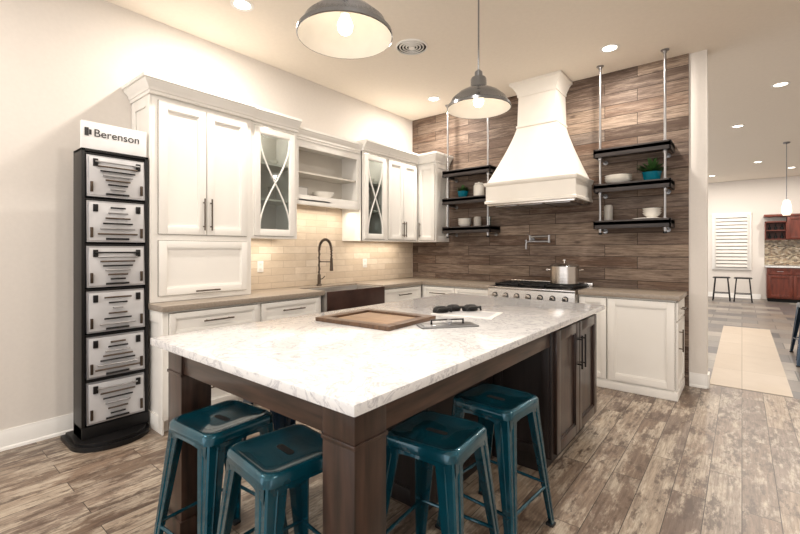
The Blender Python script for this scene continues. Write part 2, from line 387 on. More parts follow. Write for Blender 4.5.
# ------------------------------------------------------------------ left base run
b=B(); b.M=LEFT
FD=0.60
b.box(1.27,2.72,-FD,-0.004,0.10,0.885,'cab_white'); b.box(2.72,3.62,-FD,-0.004,0.10,0.68,'cab_white'); b.box(3.62,4.995-0.6,-FD,-0.004,0.10,0.885,'cab_white')
b.box(1.29,4.38,-FD+0.06,-0.004,0.0,0.10,'cab_white')
for (ya,yb,za,zb) in((-FD,-FD+0.07,0.0,0.885),(-0.08,-0.004,0.0,0.885),(-FD+0.07,-0.08,0.0,0.12),(-FD+0.07,-0.08,0.80,0.885)):
    b.box(1.258,1.27,ya,yb,za,zb,'cab_white',0.002)
def drawers(x0,x1,ks,b=b,y=-FD):
    for z0,z1 in ks:
        door(b,x0,x1,z0,z1,y,'cab_white',rail=0.04); pull(b,(x0+x1)/2,(z0+z1)/2+0.01,min(0.24,(x1-x0)*0.5),y-0.02,vert=False)
drawers(1.30,2.02,[(0.12,0.40),(0.41,0.68),(0.69,0.87)])
drawers(2.05,2.69,[(0.12,0.40),(0.41,0.68),(0.69,0.87)])
door(b,2.74,3.17,0.12,0.67,-FD,'cab_white'); door(b,3.17,3.60,0.12,0.67,-FD,'cab_white')
drawers(3.65,4.36,[(0.12,0.40),(0.41,0.68),(0.69,0.87)])
b.done('base_cabinet')
b=B()
zc0,zc1=0.886,0.928
b.box(XL+0.002,XL+0.64,1.245,2.74,zc0,zc1,'counter_taupe',0.004)
b.box(XL+0.002,XL+0.22,2.74,3.60,zc0,zc1,'counter_taupe')
b.box(XL+0.002,XL+0.64,3.60,4.978,zc0,zc1,'counter_taupe',0.004)
b.box(XL+0.64,-2.232,YB-0.64,4.978,zc0,zc1,'counter_taupe',0.004)
b.done('stone_countertop')
b=B(); b.box(-1.268,-0.415,YB-0.64,4.978,zc0,zc1,'counter_taupe',0.004); b.done('stone_countertop')
b=B(); b.M=LEFT
s0,s1,sy0,sy1=2.745,3.595,-0.665,-0.225
for q in((s0,s0+0.03,sy0,sy1),(s1-0.03,s1,sy0,sy1),(s0+0.03,s1-0.03,sy1-0.03,sy1)):
    b.box(*q,0.69,0.915,'sink_steel',0.006)
b.box(s0+0.03,s1-0.03,sy0+0.014,sy0+0.035,0.69,0.915,'sink_steel',0.004)
b.box(s0,s1,sy0-0.006,sy0+0.014,0.69,0.918,'copper_dark',0.006)
b.box(s0+0.01,s1-0.01,sy0+0.015,sy1-0.01,0.682,0.70,'sink_steel')
b.lathe([(0.04,0),(0.045,0.004),(0.02,0.005)],((s0+s1)/2,-0.4,0.70),'steel',18)
b.done('farmhouse_sink')
b=B()
b.lathe([(0.03,0),(0.03,0.012),(0.02,0.02),(0.018,0.12),(0.014,0.13)],(0,0,0),'bronze',18)
pts=[(0,0,0.12),(0,0,0.40)]
for k in range(1,13):
    a=math.pi*k/12; pts.append((0.085-0.085*math.cos(a),0,0.40+0.12*math.sin(a)))
pts.append((0.17,0,0.30)); b.tube(pts,0.009,'bronze',10)
sp=[]
for k in range(260):
    t=k/259; n=t*(len(pts)-1); i=min(int(n),len(pts)-2); f=n-i
    p=Vector(pts[i]).lerp(Vector(pts[i+1]),f); q=(Vector(pts[i+1])-Vector(pts[i])).normalized()
    a=Vector((0,1,0)); c=q.cross(a); th=k*1.15
    sp.append(p+a*0.015*math.cos(th)+c*0.015*math.sin(th))
b.tube(sp,0.0028,'bronze',5)
b.tube([(0.17,0,0.31),(0.17,0,0.20),(0.17,0,0.17)],0.016,'bronze',12,radii=[0.014,0.018,0.02])
b.tube([(0,0,0.27),(0.09,0,0.27),(0.17,0,0.27)],0.006,'bronze',8)
b.tube([(0,0.018,0.07),(0,0.06,0.075),(0,0.10,0.10)],0.006,'bronze',8)
b.done('kitchen_faucet',(XL+0.12,3.10,zc1),R(12))
for yy in(2.42,3.95):
    b=B(); b.box(0,0.006,-0.035,0.035,-0.057,0.057,'trim_white',0.002)
    for k in(-1,1): b.box(0.006,0.008,-0.014,0.014,k*0.024-0.012,k*0.024+0.012,'paper',0.001)
    b.done('power_outlet',(XL+0.012,yy,1.16))

# ------------------------------------------------------------------ back wall base cabinets
b=B(); b.M=BACK
b.box(XL+0.61,-2.232,-FD,-0.02,0.10,0.885,'cab_white'); b.box(XL+0.63,-2.24,-FD+0.06,-0.02,0,0.10,'cab_white')
drawers(-3.18,-2.71,[(0.12,0.68),(0.69,0.87)],b); drawers(-2.71,-2.25,[(0.12,0.68),(0.69,0.87)],b)
b.done('base_cabinet')
b=B(); b.M=BACK
b.box(-1.268,-0.45,-FD,-0.02,0.06,0.885,'cab_white'); b.box(-1.268,-0.435,-FD-0.012,-0.02,0.0,0.075,'cab_white',0.004)
door(b,-1.255,-1.01,0.09,0.87,-FD,'cab_white',rail=0.05)
door(b,-1.0,-0.455,0.09,0.87,-FD,'cab_white',rail=0.06)
b.M=Matrix.Translation((-0.45,YB,0))@Matrix.Rotation(R(90),4,'Z')
door(b,-0.60,-0.04,0.70,0.87,0,'cab_white',rail=0.035,t=0.014); door(b,-0.60,-0.04,0.09,0.69,0,'cab_white',rail=0.05,t=0.014)
pull(b,-0.32,0.79,0.16,-0.014,vert=False); pull(b,-0.5,0.52,0.2,-0.014)
b.done('base_cabinet')

# ------------------------------------------------------------------ range
b=B(); rx0,rx1=-2.222,-1.278; yf=4.33
b.box(rx0,rx1,yf,4.975,0.09,0.90,'steel',0.004)
b.box(rx0+0.03,rx1-0.03,yf+0.05,4.95,0,0.09,'black_metal')
b.box(rx0,rx1,yf-0.03,4.975,0.90,0.925,'steel',0.004)
b.box(rx0+0.03,rx1-0.03,yf+0.05,4.93,0.925,0.93,'black_metal')
b.box(rx0,rx1,4.935,4.975,0.925,0.965,'steel',0.004)
b.prism([(yf-0.045,0.77),(yf,0.76),(yf,0.90),(yf-0.03,0.90)],'x',rx0,rx1,'steel')
for k in range(7):
    x=rx0+0.09+k*(rx1-rx0-0.18)/6
    b.tube([(x,yf-0.035,0.835),(x,yf-0.062,0.832),(x,yf-0.082,0.83)],0.02,'steel',16,radii=[0.026,0.021,0.018])
    b.tube([(x,yf-0.034,0.835),(x,yf-0.040,0.835)],0.031,'black_metal',16)
b.box(rx0+0.02,rx1-0.02,yf-0.025,yf,0.22,0.73,'steel',0.006)
b.box(rx0+0.2,rx1-0.2,yf-0.028,yf-0.02,0.36,0.60,'dark_void',0.002)
b.tube([(rx0+0.06,yf-0.07,0.68),(rx1-0.06,yf-0.07,0.68)],0.013,'steel',12)
for x in(rx0+0.1,rx1-0.1): b.tube([(x,yf-0.02,0.68),(x,yf-0.07,0.68)],0.009,'steel',8)
for gi in range(3):
    gx0=rx0+0.04+gi*0.29; gx1=gx0+0.275
    for y in(4.40,4.90): b.box(gx0,gx1,y-0.007,y+0.007,0.945,0.96,'black_metal',0.003)
    for x in(gx0+0.006,gx1-0.006): b.box(x-0.006,x+0.006,4.40,4.90,0.93,0.96,'black_metal',0.003)
    for y in(4.525,4.65,4.775): b.box(gx0,gx1,y-0.006,y+0.006,0.948,0.962,'black_metal',0.003)
    b.box((gx0+gx1)/2-0.006,(gx0+gx1)/2+0.006,4.40,4.90,0.948,0.962,'black_metal',0.003)
    for y in(4.52,4.78): b.lathe([(0.05,0),(0.05,0.01),(0.03,0.014)],((gx0+gx1)/2,y,0.93),'black_metal',18)
b.done('gas_range')
b=B()
b.lathe([(0.14,0),(0.148,0.008),(0.148,0.19),(0.154,0.194),(0.15,0.198)],(0,0,0),'steel',32)
b.lathe([(0.152,0.198),(0.13,0.212),(0.07,0.226),(0.02,0.23)],(0,0,0),'steel',32,cap0=False)
b.lathe([(0.008,0.23),(0.008,0.245),(0.02,0.25),(0.02,0.262),(0.005,0.268)],(0,0,0),'steel',16)
for sgn in(-1,1):
    b.tube([(sgn*0.145,-0.045,0.15),(sgn*0.185,-0.04,0.155),(sgn*0.195,0,0.157),(sgn*0.185,0.04,0.155),(sgn*0.145,0.045,0.15)],0.007,'steel',8)
b.done('stock_pot',(-1.50,4.68,0.963),R(20))
b=B()
b.tube([(0,0,0),(0,-0.012,0)],0.032,'pewter',20); b.tube([(0,-0.01,0),(0,-0.07,0)],0.012,'pewter',12)
b.tube([(0,-0.07,-0.03),(0,-0.07,0.045)],0.014,'pewter',12)
b.tube([(0,-0.07,0.03),(0.24,-0.10,0.03)],0.010,'pewter',10)
b.tube([(0.24,-0.10,-0.045),(0.24,-0.10,0.045)],0.014,'pewter',12)
b.tube([(0.24,-0.10,-0.03),(0.02,-0.19,-0.03)],0.010,'pewter',10)
b.tube([(0.03,-0.185,-0.03),(0.01,-0.197,-0.035),(0.005,-0.2,-0.06),(0.005,-0.2,-0.12)],0.011,'pewter',10)
b.tube([(0.005,-0.2,-0.01),(0.005,-0.2,-0.03)],0.011,'pewter',10)
b.tube([(0,-0.07,0.04),(-0.02,-0.10,0.06)],0.005,'pewter',8)
b.done('pot_filler_faucet',(-1.98,YB-0.0178,1.46))

# ------------------------------------------------------------------ hood
b=B(); xc=-1.80; yw=YB-0.0185
def rl(hw,yf,z): return [(xc-hw,yf,z),(xc+hw,yf,z),(xc+hw,yw,z),(xc-hw,yw,z)]
hw=0.50; yf=4.40
b.loft([rl(hw+0.012,yf-0.012,1.86),rl(hw+0.012,yf-0.012,1.885),rl(hw,yf,1.895),rl(hw,yf,2.055),rl(hw+0.01,yf-0.01,2.06),rl(hw+0.022,yf-0.022,2.085),rl(hw+0.022,yf-0.022,2.10),rl(hw-0.01,yf+0.01,2.105)],'hood_white')
fl=[]
for k in range(15):
    t=k/14; z=2.10+t*0.66
    e=(1-t)**1.22
    fl.append(rl(0.225+(hw-0.235)*e,4.645-(4.645-yf-0.01)*e,z))
b.loft(fl,'hood_white')
b.loft([rl(0.225,4.645,2.76),rl(0.215,4.655,3.10)],'hood_white')
b.loft([rl(0.236,4.634,2.745),rl(0.236,4.634,2.765)],'hood_white')
cl=[]
for p,t in [(0.01,0),(0.012,0.2),(0.02,0.3),(0.045,0.62),(0.065,0.75),(0.08,0.8),(0.08,1.0)]:
    cl.append(rl(0.215+p,4.655-p,3.10+t*(H-0.002-3.10)))
b.loft(cl,'hood_white')
b.box(xc-hw+0.015,xc+hw-0.015,yf+0.012,yw-0.01,1.835,1.862,'steel',0.003)
for k in range(3): b.box(xc-0.42+k*0.29,xc-0.16+k*0.29,yf+0.08,yw-0.08,1.828,1.838,'pewter',0.002)
b.done('range_hood')

# ------------------------------------------------------------------ hanging pipe shelves
SH=[2.38,2.015,1.635]
def shelves(x0,x1):
    b=B(); yb=YB-0.02; y0=4.70
    for z in SH:
        b.box(x0,x1,y0,yb,z-0.05,z-0.012,'shelf_dark',0.003)
        b.box(x0,x1,y0,y0+0.018,z-0.085,z,'shelf_dark',0.003)
        b.box(x0,x0+0.018,y0,yb,z-0.085,z,'shelf_dark',0.003); b.box(x1-0.018,x1,y0,yb,z-0.085,z,'shelf_dark',0.003)
    for x in(x0+0.055,x1-0.055):
        y=y0+0.05
        b.tube([(x,y,1.50),(x,y,H-0.001)],0.0115,'pewter',12)
        b.lathe([(0.036,0),(0.036,-0.008),(0.02,-0.012),(0.018,-0.03)],(x,y,H-0.001),'pewter',18)
        for z in SH: 
            b.tube([(x,y,z-0.11),(x,y,z-0.05)],0.018,'pewter',12)
            b.tube([(x,y,z-0.10),(x,yb-0.001,z-0.10)],0.009,'pewter',10)
            b.tube([(x,yb-0.01,z-0.10),(x,yb-0.001,z-0.10)],0.024,'pewter',16)
            b.tube([(x,y,z-0.012),(x,y,z+0.012)],0.018,'pewter',12)
        b.tube([(x,y,1.49),(x,y,1.51)],0.018,'black_metal',12)
    return b.done('hanging_pipe_shelf')
shelves(-3.10,-2.40); shelves(-1.21,-0.52)
def plant(loc,s=1.0,ps=1.0):
    b=B()
    b.lathe([(0.042*ps,0),(0.045*ps,0.004),(0.058*ps,0.10),(0.061*ps,0.105),(0.055*ps,0.105),(0.052*ps,0.085)],(0,0,0),'teal_ceramic',24,cap1=False)
    b.lathe([(0.052*ps,0.084),(0.0,0.09)],(0,0,0),'soil',24,cap0=False)
    for k in range(110):
        a=random.uniform(0,6.28); l=random.uniform(0.06,0.15)*s; t=random.uniform(0.1,1.3)
        d=Vector((math.cos(a)*math.sin(t),math.sin(a)*math.sin(t),math.cos(t))); p=Vector((0,0,0.09))
        sd=d.cross(Vector((0,0,1))).normalized(); w=random.uniform(0.01,0.018)
        tip=p+d*l; mid=p+d*l*0.6+Vector((0,0,0.01)); tip.z-=0.008
        if tip.y>0.1: tip.y=0.1
        b.add([tuple(p),tuple(mid+sd*w),tuple(tip),tuple(mid-sd*w)],[(0,1,2,3)],'leaf')
        b.tube([tuple(p),tuple(mid)],0.0012,'leaf',4)
    b.done('potted_plant',loc,0,60)
def bowls(loc,n,r=0.075,name='stacked_bowls',mat='white_ceramic'):
    b=B()
    for k in range(n):
        z=k*0.022
        b.lathe([(r*0.4,z),(r*0.45,z+0.006),(r*0.8,z+0.03),(r,z+0.055),(r*0.95,z+0.055),(r*0.7,z+0.028),(0,z+0.012)],(0,0,0),mat,24,cap1=False)
    b.done(name,loc)
def jar(loc,r,h,mat,name,lid=None):
    b=B(); b.lathe([(r*0.92,0),(r,0.008),(r,h*0.8),(r*0.85,h*0.9),(r*0.7,h*0.92)],(0,0,0),mat,24)
    if lid: b.lathe([(r*0.8,h*0.92),(r*0.8,h),(r*0.2,h*1.02),(r*0.18,h*1.08),(0.001,h*1.1)],(0,0,0),lid,24)
    b.done(name,loc)
def tumbler(loc,r,h):
    b=B(); b.lathe([(r*0.8,0),(r*0.82,0.003),(r,h),(r*0.94,h),(r*0.77,0.01)],(0,0,0),'glass_item',20); b.done('drinking_glass',loc)
ys=4.86
zs=[z-0.0115 for z in SH]
plant((-2.88,ys,zs[1]),0.8,1.25); jar((-2.64,ys,zs[1]),0.07,0.19,'white_ceramic','canister','white_ceramic')
bowls((-2.85,ys,zs[2]),4,0.09); jar((-2.66,ys,zs[2]),0.05,0.15,'grey_ceramic','ceramic_jar'); tumbler((-2.50,ys,zs[2]),0.034,0.13)
bowls((-1.00,ys-0.03,zs[1]),3,0.13); plant((-0.70,ys,zs[1]),1.25,1.5)
jar((-1.10,ys,zs[2]),0.042,0.20,'grey_ceramic','ceramic_jar'); bowls((-0.70,ys,zs[2]+0.0245),3,0.085,'tea_bowl')
b=B(); b.lathe([(0.07,0),(0.11,0.012),(0.14,0.02),(0.135,0.024),(0.06,0.01)],(0,0,0),'white_ceramic',28); b.done('dinner_plate',(-0.74,ys-0.01,zs[2]))

# ------------------------------------------------------------------ island
b=B()
ix0,ix1,iy0,iy1=-2.16,-0.80,0.79,3.43
b.box(ix0,ix1,iy0,iy1,0.882,0.917,'quartz',0.006)
a0,a1,c0,c1=ix0+0.05,ix1-0.06,iy0+0.06,iy1-0.05
ap=0.765
b.box(a0+0.01,a1-0.01,c0+0.01,c0+0.04,ap,0.881,'walnut_h',0.002)
b.box(a0+0.01,a0+0.04,c0+0.03,c1,ap,0.881,'walnut_h',0.002)
b.box(a1-0.04,a1-0.01,c0+0.03,c1,ap,0.881,'walnut_h',0.002)
L=0.14
for lx in(a0,a1-L):
    b.box(lx,lx+L,c0,c0+L,0.0,ap-0.01,'walnut',0.004)
    b.box(lx-0.004,lx+L+0.004,c0-0.004,c0+L+0.004,ap-0.012,ap+0.002,'walnut',0.003)
    b.box(lx,lx+L,c0,c0+L,ap,0.881,'walnut',0.004)
    b.box(lx-0.01,lx+L+0.01,c0-0.01,c0+L+0.01,0.0,0.10,'walnut',0.004)
k0=2.46
b.box(a0+0.02,a1-0.0,k0,c1,0.10,0.881,'walnut_black',0.003)
b.box(a0+0.05,a1-0.06,k0+0.02,c1-0.05,0,0.10,'walnut_black')
b.box(-1.95,-1.24,1.72,k0,0.0,0.881,'walnut_black',0.003)
b.M=Matrix.Translation((a1,0,0))@Matrix.Rotation(R(90),4,'Z')
mid=(k0+c1)/2
door(b,k0+0.03,mid,0.12,0.855,0,'walnut',rail=0.065); door(b,mid,c1-0.02,0.12,0.855,0,'walnut',rail=0.065)
pull(b,mid-0.035,0.66,0.22,-0.02,mat='black_metal'); pull(b,mid+0.035,0.66,0.22,-0.02,mat='black_metal')
b.M=Matrix.Translation((0,k0,0))
door(b,-1.23,a1-0.01,0.11,0.86,0,'walnut_black',rail=0.05,t=0.012)
b.M=Matrix.Translation((-1.24,0,0))@Matrix.Rotation(R(90),4,'Z')
door(b,1.73,2.45,0.02,0.86,0,'walnut_black',rail=0.07,t=0.012)
b.M=Matrix.Translation((0,1.72,0))
door(b,-1.94,-1.25,0.02,0.86,0,'walnut_black',rail=0.07,t=0.012)
b.done('kitchen_island')

# ------------------------------------------------------------------ stools
def rsq(h,r,z,n=5):
    out=[]
    for cx,cy,a0 in((h-r,h-r,0),(-(h-r),h-r,90),(-(h-r),-(h-r),180),(h-r,-(h-r),270)):
        for k in range(n+1):
            a=R(a0+90*k/n); out.append((cx+r*math.cos(a),cy+r*math.sin(a),z))
    return out
def stool(loc,rot,mat='teal_metal',hs=0.63):
    b=B()
    b.loft([rsq(0.150,0.035,hs-0.045),rsq(0.152,0.035,hs-0.045),rsq(0.158,0.04,hs-0.040),rsq(0.157,0.042,hs-0.012),rsq(0.150,0.045,hs-0.002),rsq(0.142,0.045,hs),rsq(0.133,0.045,hs-0.003),rsq(0.12,0.045,hs-0.009),rsq(0.06,0.03,hs-0.012)],mat,cap0=False)
    b.loft([rsq(0.146,0.034,hs-0.044),rsq(0.146,0.034,hs-0.02)],mat,cap0=False)
    sl=[]
    for zz in(hs-0.0135,hs-0.011): sl.append([((0.034*math.copysign(1,math.cos(t)) if abs(math.cos(t))>1e-6 else 0)+0.014*math.cos(t),0.014*math.sin(t),zz) for t in [2*math.pi*(k+0.5)/20 for k in range(20)]])
    b.loft(sl,'dark_void')
    for sx in(-1,1):
        for sy in(-1,1):
            loops=[]
            for t in(0,0.5,1):
                z=(hs-0.03)*(1-t)+0.012*t; o=0.148*(1-t)+0.205*t; w=0.075*(1-t)+0.032*t; th=0.006
                P=[(0.006,0),(w,0),(w,th),(th,th),(th,w),(0,w),(0,0.006)]
                loops.append([(sx*(o-px),sy*(o-py),z) for px,py in P])
            b.loft(loops,mat)
            for ax in(0,1):
                pr=[]
                for t in(0.04,0.97):
                    z=(hs-0.03)*(1-t)+0.012*t; o=0.148*(1-t)+0.205*t; w=(0.075*(1-t)+0.032*t)*0.52
                    pr.append((sx*(o-w),sy*(o),z) if ax==0 else (sx*o,sy*(o-w),z))
                b.tube(pr,0.004,mat,6,radii=[0.0055,0.003])
            b.box(sx*0.208,sx*0.172,sy*0.208,sy*0.172,0,0.014,'rubber',0.003)
    def at(z): 
        t=(hs-0.03-z)/(hs-0.042); return 0.148*(1-t)+0.205*t-0.006
    for z in(0.20,):
        o=at(z)
        for k in range(4):
            p=[(-o,-o),(o,-o),(o,o),(-o,o)]; q=p[k]; r=p[(k+1)%4]
            b.tube([(q[0],q[1],z),(r[0],r[1],z)],0.0075,mat,8)
    for k in range(4):
        ca,sa=math.cos(k*math.pi/2),math.sin(k*math.pi/2)
        n=10; top=[];bot=[]
        for j in range(n+1):
            u=-1+2*j/n; x=u*0.14; top.append((x,hs-0.04)); bot.append((x,hs-0.055-0.035*u**4))
        vs=[];fs=[]
        for (x,z) in top: vs.append((x*ca+0.1525*sa,x*sa-0.1525*ca,z))
        for (x,z) in bot: vs.append((x*ca+0.1555*sa,x*sa-0.1555*ca,z))
        for j in range(n): fs.append((j,j+1,n+2+j,n+1+j))
        b.add(vs,fs,mat)
    return b.done('metal_bar_stool',loc,rot)
stool((-1.71,0.905,0),R(4)); stool((-1.265,0.905,0),R(-6)); stool((-0.93,1.37,0),R(5)); stool((-0.92,1.86,0),R(-4))
stool((-1.88,1.34,0),R(3),'navy_metal',0.61)

# ------------------------------------------------------------------ island top items
zt=0.9175
b=B()
w,d=0.27,0.23
door_fr=0.06
b.box(-w,w,-d,-d+door_fr,0,0.022,'sample_wood_dk',0.003); b.box(-w,w,d-door_fr,d,0,0.022,'sample_wood_dk',0.003)
b.box(-w,-w+door_fr,-d+door_fr,d-door_fr,0,0.022,'sample_wood_dk',0.003); b.box(w-door_fr,w,-d+door_fr,d-door_fr,0,0.022,'sample_wood_dk',0.003)
b.box(-w+door_fr,w-door_fr,-d+door_fr,d-door_fr,0.001,0.006,'sample_wood_dk',0.0)
b.box(-w+door_fr+0.02,w-door_fr-0.02,-d+door_fr+0.02,d-door_fr-0.02,0.005,0.013,'sample_panel',0.003)
b.done('cabinet_door_sample',(-1.67,1.83,zt),R(3))
b=B()
b.box(-0.06,0.06,-0.16,0.16,0,0.008,'grey_plastic',0.003); b.box(-0.045,0.045,-0.14,0.14,0.008,0.012,'pewter',0.003)
pts=[(0,-0.09,0.012),(0,-0.09,0.035),(0,0.09,0.035),(0,0.09,0.012)]; b.tube(pts,0.006,'black_metal',8)
b.lathe([(0.008,0.012),(0.008,0.02),(0.016,0.03),(0.012,0.038),(0.001,0.04)],(0.03,0.0,0),'pewter',16)
b.done('handle_sample_board',(-1.24,1.93,zt),R(-38))
b=B()
for k,(x,y) in enumerate([(-0.11,0.0),(0.0,0.03),(0.11,-0.01)]):
    b.lathe([(0.05,0),(0.052,0.012),(0.045,0.03),(0.03,0.04),(0.001,0.043)],(x,y,0),'black_metal',18,sx=1.1,sy=0.7)
    b.tube([(x-0.05,y-0.05,0.008),(x-0.04,y-0.06,0.03),(x+0.04,y-0.06,0.03),(x+0.05,y-0.05,0.008)],0.008,'black_metal',8)
b.done('cup_pull_samples',(-1.48,2.40,zt+0.0045),R(62))
b=B(); b.box(-0.2,0.2,-0.14,0.14,0,0.004,'paper',0.001); b.box(-0.17,0.17,-0.11,0.11,0.004,0.0044,'board_silver'); b.done('brochure',(-1.38,2.38,zt),R(12))

# ------------------------------------------------------------------ pendants
def pendant(x,y,zr=2.35,r=0.225,pw=1.0):
    b=B()
    out=[(r,0.0),(r+0.004,0.004),(r+0.002,0.022),(r-0.012,0.03),(r*0.86,0.072),(r*0.66,0.112),(r*0.42,0.142),(0.062,0.155),(0.058,0.165),(0.056,0.215),(0.05,0.228),(0.03,0.236),(0.027,0.27),(0.012,0.285)]
    b.lathe(out,(0,0,0),'pendant_grey',48,cap0=False)
    inn=[(r-0.001,0.001),(r-0.016,0.026),(r*0.85-0.003,0.068),(r*0.65-0.002,0.107),(r*0.41,0.136),(0.05,0.148),(0.0,0.15)]
    b.lathe(inn,(0,0,0),'pendant_white',48,cap0=False,cap1=False)
    b.lathe([(0.024,0.148),(0.024,0.11),(0.016,0.105)],(0,0,0),'white_ceramic',16)
    b.lathe([(0.014,0.108),(0.03,0.085),(0.038,0.06),(0.034,0.035),(0.02,0.02),(0.001,0.016)],(0,0,0),'bulb_glow',20)
    b.tube([(0,0,0.28),(0,0,H-zr-0.001)],0.006,'pendant_grey',10)
    b.lathe([(0.062,H-zr-0.001),(0.062,H-zr-0.012),(0.045,H-zr-0.024),(0.012,H-zr-0.03)],(0,0,0),'pendant_grey',24)
    o=b.done('pendant_lamp',(x,y,zr))
    l=light('pendant_bulb_light','POINT',(0,0,0.0),pw,size=0.05,parent=o)
    return o
pendant(-1.48,1.40); pendant(-1.48,2.72)

# ------------------------------------------------------------------ recessed lights & vent
def recessed(x,y,pw=28,z=H):
    b=B()
    b.lathe([(0.088,0),(0.088,-0.004),(0.078,-0.007),(0.066,-0.004),(0.06,-0.0015)],(0,0,0),'trim_white',28,cap0=False,cap1=False)
    b.lathe([(0.062,-0.002),(0.0,-0.002)],(0,0,0),'lamp_glow',28,cap0=False)
    o=b.done('recessed_downlight',(x,y,z-0.0005))
    light('downlight_lamp','AREA',(0,0,-0.012),pw,size=0.12,parent=o)
for x,y in((-3.05,1.78),(-3.05,4.43),(-0.98,4.38),(-0.98,1.2),(-3.05,-0.6),(-0.98,-1.2),(1.2,0.5),(1.2,3.2)): recessed(x,y)  # entries outside the view are unseen downlights added to light the room
for x,y in((0.27,12.1),(-0.05,8.4),(0.9,9.6),(0.35,6.6),(0.9,13.4),(-0.6,13.6),(2.6,6.5),(2.6,11)): recessed(x,y,36)
b=B()
for r in(0.15,0.118,0.088,0.058): b.lathe([(r,0),(r,-0.010),(r-0.010,-0.016),(r-0.012,-0.004)],(0,0,0),'trim_white',36,cap0=False,cap1=False)
b.lathe([(0.145,-0.002),(0.0,-0.002)],(0,0,0),'dark_void',32,cap0=False); b.lathe([(0.03,-0.003),(0.03,-0.016),(0.001,-0.018)],(0,0,0),'trim_white',24)
b.done('ceiling_vent',(-2.43,3.16,H))

# ------------------------------------------------------------------ display rack
b=B(); b.M=LEFT
RT=2.02
r0,r1=0.835,1.245; f=-0.385; bk=-0.20
for x in(r0,r1-0.022): b.box(x,x+0.022,f,bk,0.045,RT,'black_metal',0.003)
b.box(r0,r1,bk-0.012,bk,0.045,RT,'black_metal'); b.box(r0,r1,f,bk,RT-0.02,RT,'black_metal',0.003)
n=6; zb=0.13; ph=(RT-0.025-zb)/n
for i in range(n):
    z0=zb+i*ph+0.012; z1=zb+(i+1)*ph-0.016
    b.box(r0+0.022,r1-0.022,f+0.01,bk,z1,z1+0.016,'black_metal',0.002)
    xa,xb=r0+0.028,r1-0.028
    b.prism([(f-0.012,z0),(f+0.05,z0),(f+0.05,z1),(f+0.004,z1)],'x',xa,xb,'frame_silver')
    b.box(xa+0.012,xb-0.012,f-0.014,f+0.0,z0+0.012,z1-0.012,'board_silver',0.001)
    yb=f-0.014; xm=(xa+xb)/2; hgt=z1-z0
    for sx in(-1,1):
        b.box(xm+sx*0.13-0.014,xm+sx*0.13+0.014,yb-0.012,yb,z1-0.075,z1-0.025,'black_metal',0.002)
        b.box(xm+sx*0.152-0.008,xm+sx*0.152+0.008,yb-0.012,yb,z0+0.03,z0+0.10,'bronze',0.002)
    m=7 if i%2 else 6
    for k in range(m):
        zz=z0+0.055+k*(hgt-0.10)/(m-1)
        wl=0.045+(k if i%3!=1 else m-1-k)*0.015
        if i==2: wl=0.03+abs(k-m/2)*0.026
        b.tube([(xm-wl,yb-0.02,zz),(xm+wl,yb-0.02,zz)],0.006,('black_metal','bronze','pewter')[(k+i)%3],8)
        for sx in(-1,1): b.tube([(xm+sx*wl*0.8,yb-0.02,zz),(xm+sx*wl*0.8,yb,zz)],0.004,'pewter',6)
    b.tube([(xm-0.07,yb-0.012,z0+0.022),(xm+0.07,yb-0.012,z0+0.022)],0.007,'black_metal',8)
pts=[]
xm=1.015
for k in range(25):
    a=math.pi*k/24; pts.append((xm-0.235*math.cos(a),-0.36-0.20*math.sin(a)))
pts+=[(xm+0.235,-0.12),(xm-0.235,-0.12)]
b.prism(pts,'z',0.0,0.03,'black_metal')
p2=[((x-xm)*0.9+xm,(y+0.33)*0.9-0.33) for x,y in pts]
b.prism(p2,'z',0.03,0.05,'black_metal')
b.box(r0,r1,f-0.01,bk,0.05,zb,'black_metal',0.003)
b.box(r0+0.005,r1-0.005,f+0.02,f+0.05,RT,RT+0.19,'sign_white',0.002)
b.box(r0+0.022,r0+0.045,f+0.016,f+0.021,RT+0.09,RT+0.145,'sign_ink'); b.box(r0+0.048,r0+0.062,f+0.016,f+0.021,RT+0.10,RT+0.135,'sign_ink',0.002)
rack=b.done('hardware_display_rack')
cu=bpy.data.curves.new('sign_lettering','FONT'); cu.body='Berenson'; cu.size=0.074; cu.extrude=0.001
to=bpy.data.objects.new('sign_lettering',cu); bpy.context.scene.collection.objects.link(to)
bpy.context.view_layer.update()
me=bpy.data.meshes.new_from_object(to.evaluated_get(bpy.context.evaluated_depsgraph_get())); bpy.data.objects.remove(to)
me.materials.clear(); me.materials.append(MATS['sign_ink'])
to=bpy.data.objects.new('sign_lettering',me); bpy.context.scene.collection.objects.link(to)
to.rotation_euler=(R(90),0,R(90)); to.location=(XL-f-0.02+0.002,r0+0.073,RT+0.092); to.parent=rack

# ------------------------------------------------------------------ showroom beyond
FY=14.998
b=B()
b.box(-0.66,0.20,FY-0.05,FY,0.78,2.36,'trim_white',0.005)
b.box(-0.60,0.14,FY-0.055,FY-0.045,0.84,2.30,'shutter_gap')
for k in range(15):
    z=0.86+k*0.098
    b.prism([(FY-0.09,z),(FY-0.075,z-0.006),(FY-0.058,z+0.070),(FY-0.066,z+0.076)],'x',-0.60,0.14,'shutter')
b.box(-0.60,-0.57,FY-0.10,FY-0.05,0.82,2.32,'shutter',0.003); b.box(0.11,0.14,FY-0.10,FY-0.05,0.82,2.32,'shutter',0.003)
b.done('window_1')
b=B(); b.M=Matrix.Translation((0,FY,0))
b.box(0.50,3.4,-0.60,-0.001,0.09,0.88,'cherry',0.003); b.box(0.52,3.38,-0.54,-0.001,0,0.09,'dark_void')
for k in range(6):
    x=0.52+k*0.48; door(b,x,x+0.47,0.12,0.68,-0.60,'cherry'); door(b,x,x+0.47,0.70,0.86,-0.60,'cherry',rail=0.035); pull(b,x+0.235,0.78,0.12,-0.62,vert=False,mat='pewter')
b.box(0.47,3.43,-0.64,-0.001,0.881,0.92,'quartz',0.004)
b.done('cherry_base_cabinet')
